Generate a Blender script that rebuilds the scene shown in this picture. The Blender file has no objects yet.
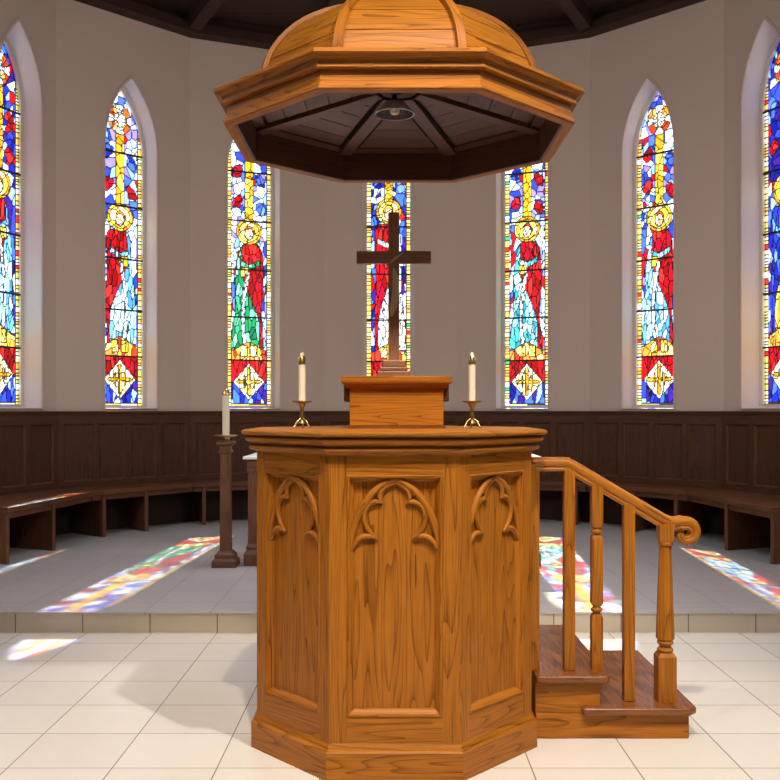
import bpy, bmesh, math, random
import numpy as np
from mathutils import Vector, Matrix

random.seed(11)
scene = bpy.context.scene
COL = scene.collection
PI = math.pi

# ------------------------------------------------------------------ camera, world, sun, lamps, exposure
cam_d = bpy.data.cameras.new('camera')
cam = bpy.data.objects.new('camera', cam_d)
COL.objects.link(cam)
cam.location = (0, 0, 1.5)
cam.rotation_euler = (PI / 2, 0, 0)
cam_d.sensor_width = 36
cam_d.lens = 36 * 950 / 780
cam_d.shift_y = 20 / 780
cam_d.clip_end = 200
scene.camera = cam

vs = scene.view_settings
vs.view_transform = 'Standard'
vs.look = 'None'
vs.gamma = 1
vs.use_curve_mapping = False
vs.exposure = 0.0

world = bpy.data.worlds.new('daylight')
scene.world = world
world.use_nodes = True
bg = world.node_tree.nodes['Background']
bg.inputs[0].default_value = (0.90, 0.95, 1.0, 1)
bg.inputs[1].default_value = 2.9


def lamp(name, kind, loc, target, energy, color, **kw):
    d = bpy.data.lights.new(name, kind)
    o = bpy.data.objects.new(name, d)
    COL.objects.link(o)
    o.location = loc
    v = Vector(target) - Vector(loc)
    o.rotation_euler = v.to_track_quat('-Z', 'Y').to_euler()
    d.energy = energy
    d.color = color
    for k, val in kw.items():
        setattr(d, k, val)
    return o


# low sun behind the apse, shining in through the coloured windows
lamp('sun', 'SUN', (2, 30, 25), (2 - 0.065, 29, 25 - 0.81), 20.0, (1.0, 0.95, 0.88), angle=math.radians(0.55))
# track spots on the nave ceiling
WARM = (1.0, 0.80, 0.56)
lamp('spot_front', 'SPOT', (0.2, 0.9, 5.85), (0.05, 3.9, 0.2), 980, WARM, spot_size=math.radians(46), spot_blend=0.6, shadow_soft_size=0.08)
lamp('spot_right', 'SPOT', (1.9, 1.6, 5.85), (-0.3, 4.6, 0.2), 900, (1.0, 0.94, 0.86), spot_size=math.radians(66), spot_blend=0.8, shadow_soft_size=0.06)
lamp('spot_left', 'SPOT', (-2.2, 1.6, 5.85), (0.3, 4.9, 0.2), 240, (1.0, 0.94, 0.86), spot_size=math.radians(66), spot_blend=0.8, shadow_soft_size=0.06)
# added fill lamps without visible fixtures: nave, chancel and apse walls
lamp('nave_fill', 'AREA', (0, -1.5, 5.8), (0, 7, 1.2), 48, (1.0, 0.88, 0.78), shape='RECTANGLE', size=5, size_y=3)
lamp('chancel_fill', 'AREA', (0, 8.2, 5.95), (0, 8.2, 0), 50, (0.86, 0.91, 1.0), shape='RECTANGLE', size=3.0, size_y=1.5, spread=math.radians(95))  # cool overhead fill, added to brighten the chancel tiles
for sx_ in (-1, 1):
    lamp('wall_fill', 'AREA', (sx_ * 3.9, 5.6, 3.4), (-sx_ * 1.2, 11.2, 1.5), 52, (1.0, 0.88, 0.80), shape='RECTANGLE', size=0.8, size_y=0.8)  # pair of fills added to brighten the apse walls

# ------------------------------------------------------------------ materials
def new_mat(name):
    m = bpy.data.materials.new(name)
    m.use_nodes = True
    nt = m.node_tree
    b = nt.nodes['Principled BSDF']
    return m, nt, b


def N(nt, kind, **props):
    n = nt.nodes.new(kind)
    for k, v in props.items():
        setattr(n, k, v)
    return n


def math_node(nt, op, a, b=None, c=None):
    n = N(nt, 'ShaderNodeMath', operation=op)
    for i, x in enumerate((a, b, c)):
        if x is None:
            continue
        if isinstance(x, (int, float)):
            n.inputs[i].default_value = x
        else:
            nt.links.new(x, n.inputs[i])
    return n.outputs[0]


def wood(name, light, dark, rough=0.42, spec=0.5, ring=7.0, pores=0.46, coat=0.0):
    """Oak: u of the UV map runs along the grain, both in metres."""
    m, nt, b = new_mat(name)
    L = nt.links
    uv = N(nt, 'ShaderNodeUVMap')
    mp = N(nt, 'ShaderNodeMapping')
    mp.inputs['Scale'].default_value = (0.42, 6.5, 1)
    L.new(uv.outputs[0], mp.inputs[0])
    n1 = N(nt, 'ShaderNodeTexNoise')
    n1.inputs['Scale'].default_value = 1.6
    n1.inputs['Detail'].default_value = 1.5
    n1.inputs['Roughness'].default_value = 0.35
    L.new(mp.outputs[0], n1.inputs['Vector'])
    s = math_node(nt, 'MULTIPLY', n1.outputs['Fac'], ring * 1.8)
    s = math_node(nt, 'FRACT', s)
    s = math_node(nt, 'POWER', s, 5.0)          # soft early wood, thin dark late wood
    mp2 = N(nt, 'ShaderNodeMapping')
    mp2.inputs['Scale'].default_value = (5, 170, 1)
    L.new(uv.outputs[0], mp2.inputs[0])
    n2 = N(nt, 'ShaderNodeTexNoise')
    n2.inputs['Scale'].default_value = 1.0
    n2.inputs['Detail'].default_value = 3.0
    L.new(mp2.outputs[0], n2.inputs['Vector'])
    p = math_node(nt, 'SUBTRACT', n2.outputs['Fac'], 0.40)
    p = math_node(nt, 'MULTIPLY', p, 2.4)
    f = math_node(nt, 'MULTIPLY', s, 0.54)
    f = math_node(nt, 'MULTIPLY_ADD', p, pores, f)
    mp3 = N(nt, 'ShaderNodeMapping')
    mp3.inputs['Scale'].default_value = (0.9, 26, 1)
    L.new(uv.outputs[0], mp3.inputs[0])
    n3 = N(nt, 'ShaderNodeTexNoise')
    n3.inputs['Scale'].default_value = 1.0
    L.new(mp3.outputs[0], n3.inputs['Vector'])
    g = math_node(nt, 'SUBTRACT', n3.outputs['Fac'], 0.5)
    f = math_node(nt, 'MULTIPLY_ADD', g, 0.55, f)
    r = N(nt, 'ShaderNodeValToRGB')
    r.color_ramp.elements[0].position = 0.0
    r.color_ramp.elements[0].color = (*light, 1)
    r.color_ramp.elements[1].position = 0.85
    r.color_ramp.elements[1].color = (*dark, 1)
    L.new(f, r.inputs[0])
    L.new(r.outputs[0], b.inputs['Base Color'])
    b.inputs['Roughness'].default_value = rough
    b.inputs['Specular IOR Level'].default_value = spec
    b.inputs['Coat Weight'].default_value = coat
    b.inputs['Coat Roughness'].default_value = 0.2
    bp = N(nt, 'ShaderNodeBump')
    bp.inputs['Strength'].default_value = 0.12
    bp.inputs['Distance'].default_value = 0.002
    L.new(f, bp.inputs['Height'])
    L.new(bp.outputs[0], b.inputs['Normal'])
    return m


def plain(name, col, rough=0.5, metal=0.0, bump=0.0, bscale=60, var=0.06):
    m, nt, b = new_mat(name)
    L = nt.links
    tc = N(nt, 'ShaderNodeTexCoord')
    n1 = N(nt, 'ShaderNodeTexNoise')
    n1.inputs['Scale'].default_value = bscale
    n1.inputs['Detail'].default_value = 3
    L.new(tc.outputs['Object'], n1.inputs['Vector'])
    r = N(nt, 'ShaderNodeValToRGB')
    r.color_ramp.elements[0].position = 0.3
    r.color_ramp.elements[0].color = (*[c * (1 - var) for c in col], 1)
    r.color_ramp.elements[1].position = 0.7
    r.color_ramp.elements[1].color = (*[min(1, c * (1 + var)) for c in col], 1)
    L.new(n1.outputs['Fac'], r.inputs[0])
    L.new(r.outputs[0], b.inputs['Base Color'])
    b.inputs['Roughness'].default_value = rough
    b.inputs['Metallic'].default_value = metal
    if bump:
        bp = N(nt, 'ShaderNodeBump')
        bp.inputs['Strength'].default_value = bump
        bp.inputs['Distance'].default_value = 0.003
        L.new(n1.outputs['Fac'], bp.inputs['Height'])
        L.new(bp.outputs[0], b.inputs['Normal'])
    return m


def tiles(name, col, joint, x0, sx, y0, sy, rough=0.3, w=0.0035, vertical=False):
    m, nt, b = new_mat(name)
    L = nt.links
    tc = N(nt, 'ShaderNodeTexCoord')
    sp = N(nt, 'ShaderNodeSeparateXYZ')
    L.new(tc.outputs['Object'], sp.inputs[0])
    yo = sp.outputs['Z'] if vertical else sp.outputs['Y']

    def grid(o, c0, st):
        q = math_node(nt, 'SUBTRACT', o, c0)
        q = math_node(nt, 'DIVIDE', q, st)
        fl = math_node(nt, 'FLOOR', q)
        fr = math_node(nt, 'SUBTRACT', q, fl)
        fr2 = math_node(nt, 'SUBTRACT', 1.0, fr)
        mn = math_node(nt, 'MINIMUM', fr, fr2)
        return fl, math_node(nt, 'MULTIPLY', mn, st)
    fx, dx = grid(sp.outputs['X'], x0, sx)
    fy, dy = grid(yo, y0, sy)
    d = math_node(nt, 'MINIMUM', dx, dy)
    mask = N(nt, 'ShaderNodeMapRange')
    mask.inputs['From Min'].default_value = w * 0.7
    mask.inputs['From Max'].default_value = w * 1.3
    L.new(d, mask.inputs['Value'])
    cb = N(nt, 'ShaderNodeCombineXYZ')
    L.new(fx, cb.inputs[0])
    L.new(fy, cb.inputs[1])
    wn = N(nt, 'ShaderNodeTexWhiteNoise')
    L.new(cb.outputs[0], wn.inputs['Vector'])
    n1 = N(nt, 'ShaderNodeTexNoise')
    n1.inputs['Scale'].default_value = 9
    n1.inputs['Detail'].default_value = 5
    L.new(tc.outputs['Object'], n1.inputs['Vector'])
    v = math_node(nt, 'MULTIPLY_ADD', wn.outputs['Value'], 0.05, 0.93)
    v = math_node(nt, 'MULTIPLY_ADD', n1.outputs['Fac'], 0.07, v)
    hs = N(nt, 'ShaderNodeMix', data_type='RGBA', blend_type='MULTIPLY')
    hs.inputs[0].default_value = 1
    hs.inputs[6].default_value = (*col, 1)
    L.new(v, hs.inputs[7])
    mx = N(nt, 'ShaderNodeMix', data_type='RGBA')
    L.new(mask.outputs[0], mx.inputs[0])
    mx.inputs[6].default_value = (*joint, 1)
    L.new(hs.outputs[2], mx.inputs[7])
    L.new(mx.outputs[2], b.inputs['Base Color'])
    b.inputs['Roughness'].default_value = rough
    bp = N(nt, 'ShaderNodeBump')
    bp.inputs['Strength'].default_value = 0.4
    bp.inputs['Distance'].default_value = 0.002
    L.new(mask.outputs[0], bp.inputs['Height'])
    L.new(bp.outputs[0], b.inputs['Normal'])
    return m


OAK = wood('honey_oak', (0.45, 0.160, 0.014), (0.105, 0.030, 0.003), rough=0.45, spec=0.25, ring=8)
OAK_DEEP = wood('reddish_oak', (0.25, 0.082, 0.022), (0.075, 0.023, 0.006), rough=0.24, ring=8)
OAK_SHADED = wood('shaded_oak', (0.115, 0.050, 0.030), (0.045, 0.018, 0.010), rough=0.5, ring=8)  # same oak, with the shade under the canopy put into its colour
WAL = wood('dark_panelling', (0.105, 0.043, 0.021), (0.036, 0.014, 0.007), rough=0.55, spec=0.3, ring=6)
BENCHW = wood('dark_bench', (0.155, 0.063, 0.028), (0.055, 0.020, 0.009), rough=0.42, spec=0.3, ring=6)
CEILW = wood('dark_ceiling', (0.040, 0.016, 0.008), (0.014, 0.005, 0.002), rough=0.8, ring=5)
STANDW = wood('brown_stand_wood', (0.17, 0.072, 0.032), (0.07, 0.026, 0.011), rough=0.45, ring=6)
CROSSW = wood('brown_cross_wood', (0.27, 0.125, 0.065), (0.12, 0.05, 0.024), rough=0.45, ring=6)
PLASTER = plain('cream_plaster', (0.68, 0.575, 0.50), rough=0.9, bump=0.05, bscale=40, var=0.02)
REVEAL = plain('white_window_trim', (0.72, 0.69, 0.65), rough=0.6, var=0.02)
BRASS = plain('brass', (0.50, 0.38, 0.17), rough=0.28, metal=1.0, bscale=15)
WAX = plain('cream_wax', (0.86, 0.78, 0.62), rough=0.5, var=0.02, bscale=10)
FLAMEGLASS = plain('pale_wax_tip', (0.95, 0.88, 0.70), rough=0.3, var=0.02)
LEAD = plain('lead_black', (0.018, 0.018, 0.022), rough=0.6)
WHITE_EN = plain('white_enamel', (0.75, 0.76, 0.80), rough=0.3, var=0.02)
BLACK_EN = plain('black_enamel', (0.02, 0.02, 0.02), rough=0.4)
LINEN = plain('white_linen', (0.85, 0.85, 0.86), rough=0.8, bscale=200, bump=0.1, var=0.03)
CARVED = plain('pale_carved_ribbon', (0.50, 0.38, 0.22), rough=0.5)
STEEL = plain('grey_floor_plate', (0.42, 0.40, 0.39), rough=0.35)
FLOOR = tiles('cream_tiles', (0.80, 0.775, 0.74), (0.27, 0.235, 0.20), 1.910, 0.4392, 3.98, 0.425, rough=0.26, w=0.0026)
STAGE = tiles('grey_tiles', (0.50, 0.48, 0.48), (0.25, 0.24, 0.235), 1.863, 0.4392, 7.15, 0.44, rough=0.30, w=0.0026)
RISER = tiles('riser_tiles', (0.60, 0.53, 0.42), (0.16, 0.12, 0.08), -1.164, 0.4535, -0.3, 2.0, rough=0.4, vertical=True)


def glass_mat():
    m = bpy.data.materials.new('stained_glass')
    m.use_nodes = True
    nt = m.node_tree
    nt.nodes.clear()
    L = nt.links
    out = N(nt, 'ShaderNodeOutputMaterial')
    at = N(nt, 'ShaderNodeVertexColor', layer_name='glass')
    tr = N(nt, 'ShaderNodeBsdfTransparent')
    L.new(at.outputs['Color'], tr.inputs['Color'])
    gl = N(nt, 'ShaderNodeBsdfGlossy')
    gl.inputs['Roughness'].default_value = 0.35
    mx = N(nt, 'ShaderNodeMixShader')
    mx.inputs[0].default_value = 0.015
    L.new(tr.outputs[0], mx.inputs[1])
    L.new(gl.outputs[0], mx.inputs[2])
    L.new(mx.outputs[0], out.inputs[0])
    return m


GLASS = glass_mat()


# ------------------------------------------------------------------ mesh helpers
class MB:
    def __init__(s):
        s.v, s.f, s.uv = [], [], []

    def face(s, pts, uvs=None, grain=None):
        """pts: list of 3-tuples; grain: direction of u"""
        i = len(s.v)
        s.v += [tuple(p) for p in pts]
        s.f.append(tuple(range(i, i + len(pts))))
        if uvs is None:
            P = [Vector(p) for p in pts]
            n = Vector((0, 0, 0))
            for a in range(len(P)):
                n += (P[a] - P[0]).cross(P[(a + 1) % len(P)] - P[0])
            if n.length < 1e-12:
                n = Vector((0, 0, 1))
            n.normalize()
            g = Vector(grain) if grain is not None else Vector((0, 0, 1))
            g = g - n * g.dot(n)
            if g.length < 1e-3:
                g = n.orthogonal()
            g.normalize()
            w = n.cross(g)
            o = getattr(s, 'off', (0, 0))
            uvs = [(p.dot(g) + o[0], p.dot(w) + o[1]) for p in P]
        s.uv.append(uvs)

    def jitter(s):
        s.off = (random.uniform(0, 40), random.uniform(0, 40))

    def box(s, a, b, grain='z'):
        s.jitter()
        g = {'x': (1, 0, 0), 'y': (0, 1, 0), 'z': (0, 0, 1)}[grain]
        x0, y0, z0 = a
        x1, y1, z1 = b
        for q in (((x0, y0, z0), (x1, y0, z0), (x1, y0, z1), (x0, y0, z1)),
                  ((x1, y1, z0), (x0, y1, z0), (x0, y1, z1), (x1, y1, z1)),
                  ((x0, y1, z0), (x0, y0, z0), (x0, y0, z1), (x0, y1, z1)),
                  ((x1, y0, z0), (x1, y1, z0), (x1, y1, z1), (x1, y0, z1)),
                  ((x0, y0, z1), (x1, y0, z1), (x1, y1, z1), (x0, y1, z1)),
                  ((x0, y1, z0), (x1, y1, z0), (x1, y0, z0), (x0, y0, z0))):
            s.face(q, grain=g)

    def prism(s, poly, z0, z1, grain=(1, 0, 0)):
        """poly CCW seen from above"""
        s.jitter()
        n = len(poly)
        s.face([(x, y, z1) for x, y in poly], grain=grain)
        s.face([(x, y, z0) for x, y in reversed(poly)], grain=grain)
        for i in range(n):
            p, q = poly[i], poly[(i + 1) % n]
            s.face([(p[0], p[1], z0), (q[0], q[1], z0), (q[0], q[1], z1), (p[0], p[1], z1)],
                   grain=(q[0] - p[0], q[1] - p[1], 0))

    def loft(s, poly, prof, cap0=False, cap1=False, vertical=False):
        """poly convex CCW; prof list of (outward offset, z), going up on the outside"""
        rings = [[(x, y, z) for x, y in offset(poly, d)] for d, z in prof]
        n = len(poly)
        for i in range(n):
            s.jitter()
            j = (i + 1) % n
            e = Vector((poly[j][0] - poly[i][0], poly[j][1] - poly[i][1], 0)).normalized()
            o = s.off
            v = 0
            for k in range(len(rings) - 1):
                a, b, c, d = rings[k][i], rings[k][j], rings[k + 1][j], rings[k + 1][i]
                dv = math.hypot(prof[k + 1][0] - prof[k][0], prof[k + 1][1] - prof[k][1])
                u = [Vector(p).dot(e) for p in (a, b, c, d)]
                uv = [(u[0], v), (u[1], v), (u[2], v + dv), (u[3], v + dv)]
                if vertical:
                    uv = [(q[1], q[0]) for q in uv]
                s.face((a, b, c, d), [(q[0] + o[0], q[1] + o[1]) for q in uv])
                v += dv
        s.jitter()
        if cap0:
            s.face(list(reversed(rings[0])), grain=(1, 0, 0))
        if cap1:
            s.face(rings[-1], grain=(1, 0, 0))

    def lathe(s, prof, n=24, c=(0, 0)):
        s.jitter()
        o = s.off
        for i in range(n):
            a0, a1 = 2 * PI * i / n, 2 * PI * (i + 1) / n
            for k in range(len(prof) - 1):
                (r0, z0), (r1, z1) = prof[k], prof[k + 1]
                P = []
                U = []
                for r, z, a in ((r0, z0, a0), (r0, z0, a1), (r1, z1, a1), (r1, z1, a0)):
                    p = (c[0] + r * math.cos(a), c[1] + r * math.sin(a), z)
                    if P and (Vector(p) - Vector(P[-1])).length < 1e-7:
                        continue
                    P.append(p)
                    U.append((z + o[0], a * 0.05 + o[1]))
                if len(P) > 2 and (Vector(P[0]) - Vector(P[-1])).length < 1e-7:
                    P.pop()
                    U.pop()
                if len(P) > 2:
                    s.face(P, U)

    def sweep(s, path, prof, up=(0, -1, 0), closed_prof=True, caps=True, scale=None):
        """prof: list of (a, b): a along side = tangent x up, b along up"""
        s.jitter()
        o = s.off
        P = [Vector(p) for p in path]
        up = Vector(up)
        rings = []
        for i in range(len(P)):
            t = (P[min(i + 1, len(P) - 1)] - P[max(i - 1, 0)]).normalized()
            side = t.cross(up).normalized()
            k = 1
            if 0 < i < len(P) - 1:
                t0 = (P[i] - P[i - 1]).normalized()
                k = 1 / max(0.4, t0.dot(t))
            sc = scale[i] if scale else 1
            rings.append([P[i] + side * a * k * sc + up * b * sc for a, b in prof])
        n = len(prof)
        d = 0
        per = [0]
        for j in range(n):
            per.append(per[-1] + math.hypot(prof[(j + 1) % n][0] - prof[j][0], prof[(j + 1) % n][1] - prof[j][1]))
        for i in range(len(P) - 1):
            dd = (P[i + 1] - P[i]).length
            for j in range(n if closed_prof else n - 1):
                k = (j + 1) % n
                s.face((rings[i][j], rings[i][k], rings[i + 1][k], rings[i + 1][j]),
                       [(d + o[0], per[j] + o[1]), (d + o[0], per[j + 1] + o[1]), (d + dd + o[0], per[j + 1] + o[1]), (d + dd + o[0], per[j] + o[1])])
            d += dd
        if caps:
            s.face(list(reversed(rings[0])))
            s.face(rings[-1])

    def build(s, name, mat, parent=None, smooth=None, bevel=0.0, seg=2, loc=None, rotz=None):
        me = bpy.data.meshes.new(name)
        me.from_pydata(s.v, [], s.f)
        ul = me.uv_layers.new(name='UVMap')
        flat = [c for f in s.uv for q in f for c in q]
        ul.data.foreach_set('uv', flat)
        bm = bmesh.new()
        bm.from_mesh(me)
        bmesh.ops.remove_doubles(bm, verts=bm.verts, dist=1e-5)
        bmesh.ops.recalc_face_normals(bm, faces=bm.faces)
        bm.to_mesh(me)
        bm.free()
        if smooth:
            me.polygons.foreach_set('use_smooth', [True] * len(me.polygons))
            me.set_sharp_from_angle(angle=math.radians(smooth))
        me.materials.append(mat)
        o = bpy.data.objects.new(name, me)
        COL.objects.link(o)
        if parent is not None:
            o.parent = parent
        if loc is not None:
            o.location = loc
        if rotz is not None:
            o.rotation_euler = (0, 0, rotz)
        if bevel:
            md = o.modifiers.new('bevel', 'BEVEL')
            md.width = bevel
            md.segments = seg
            md.limit_method = 'ANGLE'
            md.angle_limit = math.radians(40)
        return o


def offset(poly, d):
    n = len(poly)
    out = []
    for i in range(n):
        p0, p1, p2 = Vector(poly[i - 1]), Vector(poly[i]), Vector(poly[(i + 1) % n])
        e0, e1 = (p1 - p0).normalized(), (p2 - p1).normalized()
        n0, n1 = Vector((e0.y, -e0.x)), Vector((e1.y, -e1.x))
        b = (n0 + n1)
        b = b / b.dot(n0)
        q = p1 + b * d
        out.append((q.x, q.y))
    return out


def octagon(a, cx=0, cy=0):
    r = a / math.cos(PI / 8)
    return [(cx + r * math.cos(PI / 8 + k * PI / 4), cy + r * math.sin(PI / 8 + k * PI / 4)) for k in range(8)]


def thing(name, label, cat, loc=(0, 0, 0), rotz=0, group=None):
    o = bpy.data.objects.new(name, None)
    COL.objects.link(o)
    o.location = loc
    o.rotation_euler = (0, 0, rotz)
    o.empty_display_size = 0.1
    o['label'] = label
    o['category'] = cat
    if group:
        o['group'] = group
    return o


def tag(o, label, cat, group=None):
    o['label'] = label
    o['category'] = cat
    if group:
        o['group'] = group
    return o


def struct(o):
    o['kind'] = 'structure'
    return o


def dup(root, loc, label=None, rotz=None):
    def cp(o, parent):
        c = o.copy()
        COL.objects.link(c)
        if parent is not None:
            c.parent = parent
        for ch in list(o.children):
            cp(ch, c)
        return c
    r = cp(root, None)
    r.location = loc
    if rotz is not None:
        r.rotation_euler = (0, 0, rotz)
    if label:
        r['label'] = label
    return r


# ------------------------------------------------------------------ the room shell
ZC = 6.06          # wall top / underside of the ceiling's edge beam
ZS = 0.14          # chancel floor
DS = 6.39          # front of the chancel step
YB = -6.0          # back of the nave
CORN = [(-4.323, 8.84), (-3.665, 10.43), (-2.449, 11.64), (-0.86, 12.3), (0.86, 12.3), (2.449, 11.64), (3.665, 10.43), (4.323, 8.84)]
WT = 0.30

m = MB()
m.face([(-4.5, YB - 0.2, 0), (4.5, YB - 0.2, 0), (4.5, DS + 0.05, 0), (-4.5, DS + 0.05, 0)])
struct(m.build('floor', FLOOR))

m = MB()
st = [(-4.323, DS + 0.012), (4.323, DS + 0.012)] + list(reversed(CORN))
m.prism(st, 0.0, ZS - 0.012)
stg = struct(m.build('floor_chancel_riser', RISER))
m = MB()
st2 = [(-4.323, DS), (4.323, DS)] + list(reversed(CORN))
m.prism(st2, ZS - 0.012, ZS)
struct(m.build('floor_chancel', STAGE))


def arch(w, z0, apex, spring, n=14):
    """outline from bottom left up over the point to bottom right"""
    h = apex - spring
    R = (h * h + w * w / 4) / w
    a1 = math.asin(h / R)
    left = [(-w / 2, z0)]
    for i in range(n + 1):
        a = a1 * i / n
        left.append((-w / 2 + R - R * math.cos(a), spring + R * math.sin(a)))
    right = [(-x, z) for x, z in reversed(left[:-1])]
    return left + right


WW, WAPEX, WSPR, SILL = 0.67, 3.86, 3.02, 1.512


def facet(A, B, name, sc=None, rise=0):
    A, B = Vector(A), Vector(B)
    t = (B - A)
    Lf = t.length
    ang = math.atan2(t.y, t.x)
    m = MB()
    z0, z1 = 0.0, ZC + 0.4

    def quad(s0, s1, za, zb):
        m.face([(s0, 0, za), (s1, 0, za), (s1, 0, zb), (s0, 0, zb)])
        m.face([(s0, WT, za), (s0, WT, zb), (s1, WT, zb), (s1, WT, za)])
    if sc is None:
        quad(0, Lf, z0, z1)
    else:
        ol = arch(WW, 0, WAPEX + rise, WSPR + rise)
        quad(0, sc - WW / 2, z0, z1)
        quad(sc + WW / 2, Lf, z0, z1)
        quad(sc - WW / 2, sc + WW / 2, z0, SILL)
        for (xa, za), (xb, zb) in zip(ol, ol[1:]):
            if abs(xb - xa) > 1e-6:
                for y in (0, WT):
                    q = [(sc + xa, y, SILL + za), (sc + xb, y, SILL + zb), (sc + xb, y, z1), (sc + xa, y, z1)]
                    m.face(q if y == 0 else q[::-1])
            m.face([(sc + xa, 0, SILL + za), (sc + xa, WT, SILL + za), (sc + xb, WT, SILL + zb), (sc + xb, 0, SILL + zb)])
        m.face([(sc - WW / 2, 0, SILL), (sc + WW / 2, 0, SILL), (sc + WW / 2, WT, SILL), (sc - WW / 2, WT, SILL)])
    o = m.build(name, PLASTER, loc=(A.x, A.y, 0), rotz=ang)
    struct(o)
    return A, t.normalized(), Lf, ang


F = {}
names = ['far_left', 'left', 'center_left', 'center', 'center_right', 'right', 'far_right']
Lf_ = [(Vector(CORN[i + 1]) - Vector(CORN[i])).length for i in range(7)]
SC = [Lf_[0] - 0.56, Lf_[1] - 0.80, Lf_[2] - 0.92, Lf_[3] / 2 - 0.02, 0.865, 0.785, 0.61]
RISE = [0.19, 0, 0, 0, 0, 0, 0.19]     # the outermost windows are a little taller
for i, nm in enumerate(names):
    F[nm] = facet(CORN[i], CORN[i + 1], 'wall_' + nm, SC[i], RISE[i])
F['nave_left'] = facet((-4.323, YB), (-4.323, 8.84), 'wall_nave_left')
F['nave_right'] = facet((4.323, 8.84), (4.323, YB), 'wall_nave_right')
F['back'] = facet((4.323, YB), (-4.323, YB), 'wall_back')

# ceiling of dark boards with beams
m = MB()
for k in range(38):
    y0 = YB + k * 0.5
    m.box((-4.4, y0 + 0.006, ZC + 0.24), (4.4, y0 + 0.494, ZC + 0.30), 'x')
m.box((-4.5, YB - 0.2, ZC + 0.30), (4.5, 13, ZC + 0.36), 'x')
struct(m.build('ceiling', CEILW))
m = MB()
for i in range(7):
    A, B = Vector(CORN[i]), Vector(CORN[i + 1])
    t = (B - A).normalized()
    nrm = Vector((t.y, -t.x))
    m.jitter()
    for w, za, zb in ((0.20, ZC, ZC + 0.12), (0.10, ZC + 0.12, ZC + 0.24)):
        a, b = A, B
        # mitred inner edge: shrink towards the apse centre
        C0 = Vector((0, 7.98))
        a2 = a + (C0 - a).normalized() * w
        b2 = b + (C0 - b).normalized() * w
        m.face([(a.x, a.y, za), (b.x, b.y, za), (b2.x, b2.y, za), (a2.x, a2.y, za)], grain=(t.x, t.y, 0))
        m.face([(a2.x, a2.y, za), (b2.x, b2.y, za), (b2.x, b2.y, zb), (a2.x, a2.y, zb)], grain=(t.x, t.y, 0))
struct(m.build('trim_1', CEILW))
k = 2
for i in range(1, 7):
    A = Vector(CORN[i])
    C0 = Vector((0, 6.9))
    d = (C0 - A)
    L = d.length
    m = MB()
    m.box((0.05, -0.075, ZC + 0.03), (L, 0.075, ZC + 0.24), 'x')
    struct(m.build('trim_%d' % k, BENCHW if False else CEILW, loc=(A.x, A.y, 0), rotz=math.atan2(d.y, d.x)))
    k += 1

# wainscot of dark raised panels, one run per facet
WTOP = 1.487


def wainscot(key, idx, n, y_from=None):
    A, t, L, ang = F[key]
    m = MB()
    d0, d1 = -0.012, -0.040
    sw = 0.075
    m.box((0, d0, ZS), (L, 0, WTOP - 0.05), 'z')
    m2 = MB()
    m2.box((0, d1, ZS), (L, d0, 0.705), 'x')
    m2.box((0, d1, 1.345), (L, d0, WTOP - 0.05), 'x')
    pw = (L - sw) / n
    for i in range(n + 1):
        m2.box((i * pw, d1, 0.705), (i * pw + sw, d0, 1.345), 'z')
    m3 = MB()
    m3.box((0, -0.060, WTOP - 0.022), (L, 0, WTOP), 'x')
    m3.box((0, -0.045, WTOP - 0.05), (L, 0, WTOP - 0.022), 'x')
    m4 = MB()                      # raised field of each panel, with bevelled margins
    for i in range(n):
        xa, xb = i * pw + sw, (i + 1) * pw
        za, zb = 0.705, 1.345
        st_ = [(0.0, d0 - 0.020), (0.012, d0 - 0.006), (0.016, d0 - 0.002)]
        m4.jitter()
        for (o0, y0), (o1, y1) in zip(st_, st_[1:]):
            Aq = [(xa + o0, y0, za + o0), (xb - o0, y0, za + o0), (xb - o0, y0, zb - o0), (xa + o0, y0, zb - o0)]
            Bq = [(xa + o1, y1, za + o1), (xb - o1, y1, za + o1), (xb - o1, y1, zb - o1), (xa + o1, y1, zb - o1)]
            for q in range(4):
                r = (q + 1) % 4
                m4.face([Aq[q], Aq[r], Bq[r], Bq[q]], grain=(1, 0, 0) if q % 2 == 0 else (0, 0, 1))
    o = m.build('trim_%d' % idx, WAL, loc=(A.x, A.y, 0), rotz=ang)
    struct(o)
    m2.build('panel_frame', WAL, o, bevel=0.004)
    m3.build('cap_rail', WAL, o, bevel=0.005)
    m4.build('panel_moulding', BENCHW, o)


for nm in names:
    wainscot(nm, k, 4)
    k += 1
for nm, n in (('nave_left', 30), ('nave_right', 30)):
    wainscot(nm, k, n)
    k += 1

# ------------------------------------------------------------------ stained glass
GW, GAPEX = 0.59, 3.79
GSPR = 3.02
NX = 74


def srgb(c):
    c = np.array(c, float) / 255
    return np.where(c <= 0.04045, c / 12.92, ((c + 0.055) / 1.055) ** 2.4)


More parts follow.
